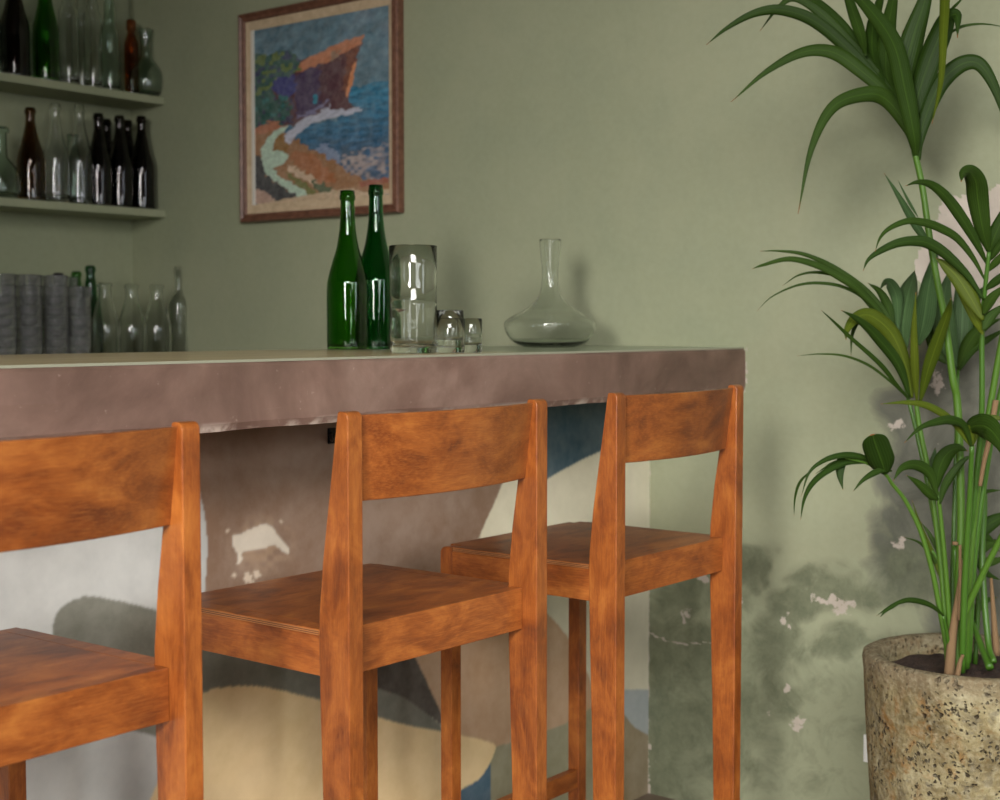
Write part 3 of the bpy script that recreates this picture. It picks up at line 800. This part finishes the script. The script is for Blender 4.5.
# ------------------------------------------------------------------ potted palm
PR = .200; RZ = .521; PC = on(974, 655, 2, RZ)
palm = empty('potted_palm', (PC.x, PC.y, 0))
tag(palm, 'tall potted palm with long arching leaves in a weathered stone planter', 'plant')
def mat_pot():
    m = NT('weathered_stone'); v = m.coord('Object')
    n1 = m.noise(v, 6, 7, .65, .6); n2 = m.noise(v, 26, 6, .65, .4); n3 = m.noise(v, 110, 4, .6)
    col = m.ramp(n1, [(.34, C(70, 60, 40)), (.45, C(112, 98, 66)), (.55, C(148, 136, 100)), (.67, C(192, 184, 150))])
    col = m.mix(m.rng(n2, .52, .64, 0, .75), col, C(134, 96, 48))
    col = m.mix(m.rng(n2, .44, .34, 0, .6), col, C(98, 92, 80))
    rag = m.new('ShaderNodeVectorMath', operation='MULTIPLY_ADD'); nz = m.new('ShaderNodeTexNoise'); nz.inputs['Scale'].default_value = 60
    m.link(v, nz.inputs['Vector']); m.link(nz.outputs['Color'], rag.inputs[0]); rag.inputs[1].default_value = (.016, .016, .016); m.link(v, rag.inputs[2])
    hol = None
    for sc_, th_, lo_ in ((62, .30, .50), (120, .34, .46)):
        vo = m.new('ShaderNodeTexVoronoi'); vo.inputs['Scale'].default_value = sc_; m.link(rag.outputs[0], vo.inputs['Vector'])
        h1_ = m.math('MULTIPLY', m.rng(vo.outputs['Distance'], th_, th_-.12), m.rng(m.noise(v, 19, 5, .6), lo_, lo_+.06))
        hol = h1_ if hol is None else m.math('MAXIMUM', hol, h1_)
    col = m.mix(hol, col, C(52, 42, 30))
    spz = m.new('ShaderNodeSeparateXYZ'); m.link(v, spz.inputs[0])
    band = m.rng(m.math('ADD', spz.outputs[2], m.math('MULTIPLY', n2, .06)), .50, .54, 0, .75)
    col = m.mix(band, col, C(118, 104, 82))
    sv = m.coord('Object', (26, 26, 3)); strk = m.noise(sv, 1, 5, .6)
    col = m.mix(m.rng(strk, .52, .68, 0, .5), col, C(96, 84, 58))
    ge = m.new('ShaderNodeNewGeometry'); sp = m.new('ShaderNodeSeparateXYZ'); m.link(ge.outputs['Normal'], sp.inputs[0])
    col = m.mix(m.rng(n3, .45, .7, 0, .3), col, C(196, 188, 158))
    m.base(col); m.set(Roughness=.85, Specular_IOR_Level=.25)
    hgt = m.math('SUBTRACT', m.math('ADD', n2, m.math('MULTIPLY', n3, .5)), m.math('MULTIPLY', hol, 1.6))
    m.bump(hgt, .8, .008); return m.m
rw = random.Random(3); ph = [rw.random()*6 for _ in range(4)]
def potwob(r, z, a): return r*(1+.004*math.sin(3*a+ph[0])+.003*math.sin(7*a+ph[1]+z*9)+.002*math.sin(17*a+z*25+ph[2]))
pot = [(0, 0), (.150, 0), (.160, .008)]+[(.163+.034*(k/12)**.8, .02+(.486-.02)*k/12) for k in range(13)]
pot += [(.2000, .508), (.1985, .517), (.192, .521), (.182, .5225), (.172, .520), (.167, .512), (.165, .49), (.163, .44), (.16, .40), (0, .40)]
me = lathe_mesh('planter', pot, 96, potwob); me.materials.append(mat_pot())
o = bpy.data.objects.new('planter', me); COL.objects.link(o); o.parent = palm
ms = NT('potting_soil'); v = ms.coord('Object'); n1 = ms.noise(v, 30, 6, .7); n2 = ms.noise(v, 120, 4, .7)
ms.base(ms.ramp(n1, [(.3, C(38, 26, 20)), (.7, C(88, 64, 50))])); ms.set(Roughness=.95); ms.bump(ms.math('ADD', n1, n2), 1, .012)
rr = np.linspace(0, .1635, 16); verts = [(0, 0, .488)]; faces = []
for i, r_ in enumerate(rr[1:]):
    for k in range(48):
        a = 2*math.pi*k/48; verts.append((r_*math.cos(a), r_*math.sin(a), .488+random.uniform(-.004, .004)-(.004 if i > 13 else 0)))
for k in range(48): faces.append((0, 1+k, 1+(k+1) % 48))
for i in range(len(rr)-2):
    for k in range(48): faces.append((1+i*48+k, 1+(i+1)*48+k, 1+(i+1)*48+(k+1) % 48, 1+i*48+(k+1) % 48))
mesh_from('soil', verts, faces, ms.m, palm, True)

def mat_leaf(name, a, b):
    m = NT(name); oi = m.new('ShaderNodeObjectInfo'); v = m.coord('Object')
    n1 = m.noise(v, 14, 4, .6)
    col = m.mix(oi.outputs['Random'], C(*a), C(*b)); col = m.mix(m.rng(n1, .35, .65, 0, .35), col, C(*[x*.75 for x in a]))
    uv = m.new('ShaderNodeTexCoord'); su = m.new('ShaderNodeSeparateXYZ'); m.link(uv.outputs['UV'], su.inputs[0])
    vein = m.math('SINE', m.math('MULTIPLY', su.outputs[0], 62.8))
    col = m.mix(m.rng(vein, -1, 1, 0, .14), col, C(*[min(255, x*1.5+8) for x in b]))
    rib = m.rng(m.math('ABSOLUTE', m.math('SUBTRACT', su.outputs[0], .5)), .05, .015, 0, .22)
    col = m.mix(rib, col, C(*[min(255, x*1.6+10) for x in b]))
    col = m.mix(m.rng(su.outputs[1], .965, .99, 0, .9), col, C(150, 96, 58))
    m.bump(vein, .25, .0006)
    m.base(col); m.set(Roughness=.5, Specular_IOR_Level=.18)
    # light passing through the blade
    tr = m.new('ShaderNodeBsdfTranslucent'); tr.inputs['Color'].default_value = C(90, 120, 30)+(1,)
    mx = m.new('ShaderNodeMixShader'); mx.inputs[0].default_value = .16
    m.link(m.b.outputs[0], mx.inputs[1]); m.link(tr.outputs[0], mx.inputs[2]); m.link(mx.outputs[0], m.out.inputs['Surface'])
    return m.m
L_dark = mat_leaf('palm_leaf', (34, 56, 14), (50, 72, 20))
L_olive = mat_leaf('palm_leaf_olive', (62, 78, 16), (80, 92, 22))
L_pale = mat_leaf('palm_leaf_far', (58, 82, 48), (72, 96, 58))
L_stem = plain('palm_stem', (72, 108, 28), .5)
L_stem2 = plain('palm_stem_dark', (62, 100, 26), .45)
L_dry = plain('dry_sheath', (124, 98, 68), .9)
XMAX = D-.006
O = Vector((PC.x, PC.y, 0))
def W(px_, py_, d):
    q = at(px_, py_, d)
    if q.x > XMAX: q = on(px_, py_, 0, XMAX)
    return q
def leaflet(parent, pts, w, d0, d1, mat=None, tw=0.0, peak=.4, name='leaflet', blunt=False):
    """ribbon leaf through photo points, depth running from d0 to d1 metres, w = widest in pixels"""
    m = len(pts); cur = catmull([(x, y, d0+(d1-d0)*(i/(m-1))) for i, (x, y) in enumerate(pts)], 7)
    P3 = [W(*c) for c in cur]; N = len(P3); verts, faces = [], []
    for i, p in enumerate(P3):
        t = i/(N-1)
        T = (P3[min(i+1, N-1)]-P3[max(i-1, 0)]).normalized()
        vd = (p-CAM).normalized()
        side = T.cross(vd)
        if side.length < 1e-4: side = Vector((0, 0, 1))
        side.normalize(); nrm = side.cross(T)
        side = (side*math.cos(tw)+nrm*math.sin(tw)).normalized(); nrm = side.cross(T)
        if t < peak: f = math.sin((.12+.88*t/peak)*math.pi/2)
        else: f = max(0, 1-((t-peak)/(1-peak))**(1.5 if not blunt else 7))
        hw_ = .45*w*(p-CAM).length/F*max(f, .03)/max(math.cos(tw), .5)
        for s in (-1, -.5, 0, .5, 1):
            verts.append(p+side*hw_*s+nrm*(abs(s)*hw_*.14)-O)
    th = .0007
    K = 5
    for i in range(N-1):
        for s in range(K-1): faces.append((i*K+s, i*K+s+1, (i+1)*K+s+1, (i+1)*K+s))
    o = mesh_from(name, verts, faces, mat or L_dark, parent, True)
    uvl = o.data.uv_layers.new(name='blade')
    for lp in o.data.loops:
        vi = lp.vertex_index; uvl.data[lp.index].uv = ((vi % 5)/4, (vi//5)/(N-1))
    md = o.modifiers.new('thickness', 'SOLIDIFY'); md.thickness = th
    return o
def stem(pts, w0, w1, d0, d1, mat=None, name='frond'):
    m = len(pts); cur = [W(x, y, d0+(d1-d0)*(i/(m-1)))-O for i, (x, y) in enumerate(pts)]
    r0, r1 = .5*w0*d0/F, .5*w1*d1/F
    return tube(name, cur, lambda t: r0+(r1-r0)*t, mat or L_stem, palm, 10, 7)
dB = 2.60   # distance of the stems' foot
# frond A: tall front stem and its fan at the top
A = stem([(957, 672), (958, 600), (961, 530), (960, 460), (957, 400), (953, 380), (945, 320), (938, 285), (930, 240), (922, 185), (914, 150)], 9, 6, dB, 2.52)
tag(A, 'bright green front stem')
for pts, w, d1, mt in [
    ([(913, 150), (908, 128), (886, 99), (863, 94.5), (832, 108), (811, 150), (798, 214)], 17, 2.45, None),
    ([(908, 125), (892, 99), (859, 69), (832, 52), (802, 52.5), (766, 72), (731, 102)], 15, 2.5, None),
    ([(902, 112), (883, 87), (850, 51), (814, 21), (781, 10), (754, 13.5), (727, 28), (706, 45)], 13, 2.55, None),
    ([(898, 100), (880, 76), (850, 42), (820, 12), (795, -2), (778, 8), (760, 31)], 11, 2.6, None),
    ([(900, 105), (866, 58), (840, 25), (815, 2), (790, -14), (760, -22)], 13, 2.65, None),
    ([(866, 56), (861, 36), (853, 12), (844, -15), (830, -50)], 12, 2.6, None),
    ([(885, 86), (873, 55), (873, 25), (880, 0), (890, -45)], 14, 2.65, None),
    ([(894, 96), (886, 70), (888, 30), (893, 0), (900, -50)], 18, 2.6, None),
    ([(916, 158), (914, 135), (905, 90), (894, 45), (872, 12), (845, -14), (800, -40)], 20, 2.35, None),
    ([(902, 105), (899, 90), (897, 70), (903, 30)], 9, 2.6, None),
    ([(909, 112), (905, 75), (913, 38), (925, 0), (938, -50)], 25, 2.5, None),
    ([(914, 130), (917, 100), (928, 65), (940, 35), (948, 18), (957, 16), (957.5, 38)], 24, 2.45, None),
    ([(919, 160), (919, 140), (930, 105), (943, 80), (962, 64), (979, 64), (993, 84), (1004, 115), (1010, 150)], 18, 2.45, None),
    ([(960, -60), (947, -20), (944, 20), (941, 80), (932, 124)], 10, 2.3, L_olive),
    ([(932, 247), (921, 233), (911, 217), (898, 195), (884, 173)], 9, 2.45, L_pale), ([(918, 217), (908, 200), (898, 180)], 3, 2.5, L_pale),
    ([(945, 38), (955, 30), (966, 25.5), (985, 24), (1010, 28)], 3, 2.5, None),
    ([(950, 10), (957, 4), (966, -6)], 3, 2.5, None)]:
    leaflet(A, pts, w, 2.52, d1, mt, random.uniform(-.25, .25))
# frond B: right
B = stem([(966, 668), (968, 600), (970, 540), (974, 500), (980, 440), (982, 400), (982, 330), (985, 290), (989, 252)], 8, 4, dB, 2.42, L_stem2)
for pts, w, d1, mt in [
    ([(987, 264), (976, 242), (963, 220), (947, 198), (932, 185), (918, 182), (905, 186)], 12, 2.35, None),
    ([(985, 280), (973, 258), (957, 238), (940, 228), (926, 223), (908, 221), (890, 228), (880, 238), (875, 252)], 9, 2.35, None),
    ([(984, 300), (968, 276), (948, 256), (930, 244), (916, 241), (898, 243), (880, 251), (868, 260), (863, 271)], 12, 2.4, None),
    ([(983, 320), (972, 300), (958, 278), (945, 265), (936, 258)], 17, 2.45, L_olive),
    ([(983, 335), (975, 318), (960, 290), (950, 270)], 10, 2.5, L_olive),
    ([(989, 252), (983, 230), (978, 200), (976, 182), (970, 172), (963, 173), (961, 182)], 22, 2.3, None),
    ([(989, 254), (994, 238), (1004, 215), (1020, 180)], 16, 2.4, None),
    ([(988, 262), (1000, 245), (1020, 222)], 8, 2.4, None), ([(987, 272), (1000, 258), (1020, 240)], 8, 2.4, None),
    ([(985, 290), (1000, 278), (1020, 262)], 9, 2.4, None), ([(983, 315), (992, 298), (1010, 282)], 11, 2.4, None),
    ([(983, 330), (992, 315), (1010, 302)], 11, 2.45, None)]:
    leaflet(B, pts, w, 2.44, d1, mt, random.uniform(-.2, .2))
# frond C: left middle fan
Cf = stem([(950, 668), (948, 620), (943, 565), (935, 520), (925, 470), (915, 425), (908, 398), (898, 350)], 8, 3, dB, 2.62, L_stem2)
for pts, w, d1, mt in [
    ([(896, 345), (889, 319), (868, 292), (835, 268), (805, 254.5), (780, 251), (760, 251)], 6, 2.6, None),
    ([(895, 345), (880, 313), (865, 296), (850, 283), (820, 266.5), (790, 259), (763, 265), (752, 269)], 9, 2.55, None),
    ([(893, 340), (868, 304), (845, 280), (820, 272.5), (799, 275), (782, 286)], 4, 2.6, None),
    ([(893, 338), (878, 312), (859, 295), (840, 286), (820, 283), (803, 284), (787, 289), (770, 298), (757, 311)], 3.5, 2.6, None),
    ([(893, 335), (889, 310), (880, 292), (868, 283)], 10, 2.65, None),
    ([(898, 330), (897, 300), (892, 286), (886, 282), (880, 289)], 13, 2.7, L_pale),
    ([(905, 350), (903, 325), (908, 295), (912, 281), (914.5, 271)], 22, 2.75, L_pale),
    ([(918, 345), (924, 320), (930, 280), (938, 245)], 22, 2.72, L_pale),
    ([(910, 397), (898, 364), (877, 337), (859, 320), (841, 310)], 12, 2.5, None),
    ([(912, 398), (907, 370), (892, 334), (871, 316), (856, 318), (847, 330), (846, 340)], 17, 2.52, L_olive),
    ([(880, 335), (868, 322), (858, 322), (852, 336), (851, 356)], 6, 2.6, None),
    ([(910, 399), (896, 384), (880, 364), (850, 337), (832, 320), (821, 310)], 5, 2.45, None),
    ([(908, 399), (892, 383), (870, 366), (845, 356), (820, 354), (797, 356)], 3, 2.55, None),
    ([(917, 402), (915, 370), (914, 330), (916, 292)], 9, 2.5, L_olive),
    ([(920, 402), (928, 370), (938, 340), (948, 312), (951, 298)], 14, 2.45, L_olive)]:
    leaflet(Cf, pts, w, 2.60, d1, mt, random.uniform(-.2, .2))
# dark overlapping fan behind
Ef = stem([(952, 668), (952, 600), (954, 520), (956, 440), (958, 370)], 6, 3, dB+.05, 2.75, L_stem2)
for pts, w, d1 in [([(958, 368), (946, 335), (944, 300), (950, 268)], 24, 2.72), ([(958, 368), (962, 330), (962, 295), (958, 262)], 22, 2.75), ([(958, 370), (968, 345), (982, 328), (1002, 318)], 15, 2.7),
                   ([(958, 372), (972, 350), (990, 338), (1010, 326)], 9, 2.7), ([(957, 366), (938, 350), (930, 318), (936, 288)], 16, 2.78), ([(958, 364), (968, 325), (976, 300), (985, 285)], 14, 2.78)]:
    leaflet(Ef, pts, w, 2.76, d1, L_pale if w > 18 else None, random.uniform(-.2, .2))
# parallel stem to the left fan
stem([(948, 668), (944, 600), (938, 540), (930, 480), (920, 430), (916, 402)], 6, 5, dB, 2.58, L_stem)
# frond D: short fan in front at the right
Df = stem([(962, 672), (964, 600), (967, 540), (970, 490), (972, 446)], 7, 5, dB-.03, 2.42, L_stem2)
for pts, w, d1, mt in [
    ([(972, 448), (952, 421), (928, 406), (906, 402.5), (880, 404)], 8, 2.35, L_olive),
    ([(972, 448), (964, 426), (950, 420), (936, 422), (920, 428), (904, 443)], 10, 2.3, None),
    ([(966, 430), (976, 426), (988, 428), (1000, 442), (1012, 468)], 26, 2.3, None),
    ([(972, 446), (980, 424), (992, 418), (1010, 420)], 10, 2.4, L_olive), ([(972, 446), (968, 432), (964, 424)], 14, 2.4, L_olive)]:
    leaflet(Df, pts, w, 2.42, d1, mt, random.uniform(-.15, .15))
# frond E: small fan, centre
Eg = stem([(952, 668), (948, 600), (943, 540), (938, 492)], 6, 4, dB, 2.55, L_stem)
for pts, w, d1, mt in [
    ([(938, 498), (930, 474), (916, 465), (902, 468), (893, 481)], 12, 2.5, None),
    ([(938, 500), (930, 494), (918, 483), (906, 475)], 10, 2.5, None),
    ([(937, 488), (939, 470), (946, 455), (957, 448), (968, 451)], 17, 2.5, None),
    ([(940, 504), (944, 488), (952, 474), (964, 460), (974, 455)], 9, 2.52, None),
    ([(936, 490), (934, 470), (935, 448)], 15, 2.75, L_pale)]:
    leaflet(Eg, pts, w, 2.55, d1, mt, random.uniform(-.2, .2))
# frond F: low arching to the left
Ff = stem([(950, 664), (940, 610), (932, 570), (920, 530), (905, 500), (893, 485), (884, 473), (866, 463), (846, 458)], 6, 2.5, dB, 2.5, L_stem)
for pts, w, d1, mt in [
    ([(886, 474), (882, 462), (877, 448), (872, 434)], 29, 2.45, None),
    ([(882, 472), (870, 461), (857, 456), (840, 455.5), (823, 461), (809, 473), (801, 497)], 7, 2.45, None),
    ([(866, 463), (846, 463), (827, 471), (812, 484), (804, 500), (800.6, 520)], 7, 2.42, None),
    ([(850, 458), (842, 461), (840, 474), (843, 490)], 11, 2.5, None),
    ([(856, 460), (835, 462), (815, 474)], 3, 2.5, None),
    ([(892, 471), (882, 470), (872, 474), (862, 481), (853, 491.6)], 7, 2.48, None),
    ([(812, 470), (800, 482), (795, 498), (794, 516)], 3, 2.43, None)]:
    leaflet(Ff, pts, w, 2.52, d1, mt, random.uniform(-.15, .15), blunt=(w == 29))
# small low leaves
Gf = stem([(951, 668), (948, 640), (943, 616)], 5, 3, dB, 2.55, L_stem2)
leaflet(Gf, [(944, 616), (930, 605), (910, 600), (893, 605), (876, 616)], 6, 2.55, 2.45, None, .1)
leaflet(Gf, [(900, 603), (888, 609), (880, 617)], 4, 2.47, 2.45, None, .1)
Hf = stem([(953, 668), (948, 600), (940, 565), (932, 550)], 5, 3, dB, 2.6, L_stem2)
leaflet(Hf, [(945, 590), (935, 560), (922, 530), (912, 500)], 6, 2.6, 2.6, L_olive, .2)
leaflet(Hf, [(942, 575), (933, 558), (920, 543), (904, 537)], 4, 2.6, 2.6, None, .2)
leaflet(Hf, [(948, 595), (942, 560), (930, 535), (921, 522)], 6, 2.6, 2.62, None, .2)
# right-hand shoots
for pts, w0, w1, d1, mt in [
    ([(962, 668), (964, 620), (980, 580), (1000, 540), (1020, 505)], 7, 6, 2.45, L_stem),
    ([(964, 668), (968, 590), (976, 500), (988, 420), (1000, 350), (1010, 300)], 8, 6, 2.45, L_stem),
    ([(968, 662), (974, 560), (986, 470), (998, 405), (1012, 350)], 7, 6, 2.5, L_stem2),
    ([(990, 668), (982, 648), (972, 622)], 8, 6, 2.7, L_stem2),
    ([(994, 662), (988, 640), (982, 560), (984, 505), (982, 470)], 6, 7, 2.75, L_stem2),
    ([(956, 668), (957, 610), (955, 546)], 7, 6, dB, L_stem2)]:
    stem(pts, w0, w1, dB, d1, mt, 'stalk')
If = stem([(975, 664), (978, 600), (972, 560), (970, 545)], 5, 4, 2.7, 2.7, L_stem2)
for pts, w in [([(971, 542), (984, 528), (1000, 518), (1015, 514)], 16), ([(974, 555), (986, 545), (1002, 540)], 12), ([(975, 540), (985, 536), (1000, 552)], 9), ([(976, 500), (985, 492), (1002, 490)], 5),
               ([(968, 632), (972, 615), (984, 602), (997, 597)], 10), ([(972, 560), (990, 562), (1010, 556)], 10), ([(976, 556), (985, 572), (1000, 580)], 8)]:
    leaflet(If, pts, w, 2.7, 2.72, L_dark, random.uniform(-.2, .2))
# dry sheaths and cut stubs at the foot
for pts, w0, w1, d in [
    ([(949, 677), (952, 640), (958, 600), (964, 560)], 11, 5, dB-.02), ([(957, 677), (960, 662), (963, 655)], 6, 3, dB-.05),
    ([(967, 586), (969, 562), (970, 540)], 5, 7, dB-.03), ([(959, 620), (960, 580), (960, 545)], 3, 3, dB-.04),
    ([(996, 655), (994, 620), (991, 578)], 8, 3, 2.68), ([(980, 486), (984, 462), (989, 440), (996, 400)], 4, 6, 2.5)]:
    stem(pts, w0, w1, d, d-.01, L_dry, 'dry_sheath')
for (x, y) in ((955, 543), (980, 479), (969, 583)):
    stem([(x, y+2), (x+.3, y-1.5)], 6, 6, 2.58, 2.58, L_dry, 'cut_stub')

# ------------------------------------------------------------------ light: windows behind the camera, plus an added overhead fill
def area(name, loc, target, sx, sy, power, col, spread=180):
    l = bpy.data.lights.new(name, 'AREA'); l.shape = 'RECTANGLE'; l.size = sx; l.size_y = sy
    l.energy = power; l.color = col; l.spread = R(spread)
    o = bpy.data.objects.new(name, l); COL.objects.link(o); o.location = loc
    d = Vector(target)-Vector(loc); o.rotation_euler = d.to_track_quat('-Z', 'Y').to_euler()
    return o
area('window_daylight', (-3.15, -.55, 1.75), (2.8, 1.0, .8), .9, 1.3, 36, (1.0, .97, .92), 62)
area('side_window_daylight', (.2, -2.15, 1.5), (1.35, 1.2, -.2), 1.6, 1.3, 17, (.95, .98, 1.0), 76)
area('right_window_daylight', (1.95, -2.15, 1.7), (2.1, 2.0, 1.3), .45, 1.2, 5, (.82, .92, 1.0), 120)
area('overhead_fill', (-1.1, -1.1, 2.84), (1.9, 1.0, .3), 1.8, 1.3, 60, (1.0, .975, .95), 72)  # added soft fill from overhead, narrowed to keep the shelf wall darker
wd = bpy.data.worlds.new('room_light'); SC.world = wd; wd.use_nodes = True
wd.node_tree.nodes['Background'].inputs[0].default_value = (.95, .98, 1.0, 1); wd.node_tree.nodes['Background'].inputs[1].default_value = .04

# ------------------------------------------------------------------ camera
cd = bpy.data.cameras.new('camera'); cam = bpy.data.objects.new('camera', cd); COL.objects.link(cam)
cd.sensor_width = 36; cd.sensor_fit = 'HORIZONTAL'; cd.lens = F*36/1000
right, down, fwd = Vector(MR[:, 0]), Vector(MR[:, 1]), Vector(MR[:, 2])
rot = Matrix((right, -down, -fwd)).transposed()
cam.matrix_world = Matrix.Translation(CAM) @ rot.to_4x4()
cd.dof.use_dof = True; cd.dof.focus_distance = 2.15; cd.dof.aperture_fstop = 6.0
cd.clip_start = .02
SC.camera = cam

SC.view_settings.view_transform = 'Standard'; SC.view_settings.look = 'None'
SC.view_settings.gamma = 1; SC.view_settings.use_curve_mapping = False
SC.view_settings.exposure = 0.0
cy = SC.cycles
cy.use_denoising = True
cy.max_bounces = 36; cy.transmission_bounces = 36; cy.glossy_bounces = 6; cy.diffuse_bounces = 4
cy.sample_clamp_indirect = 4.0
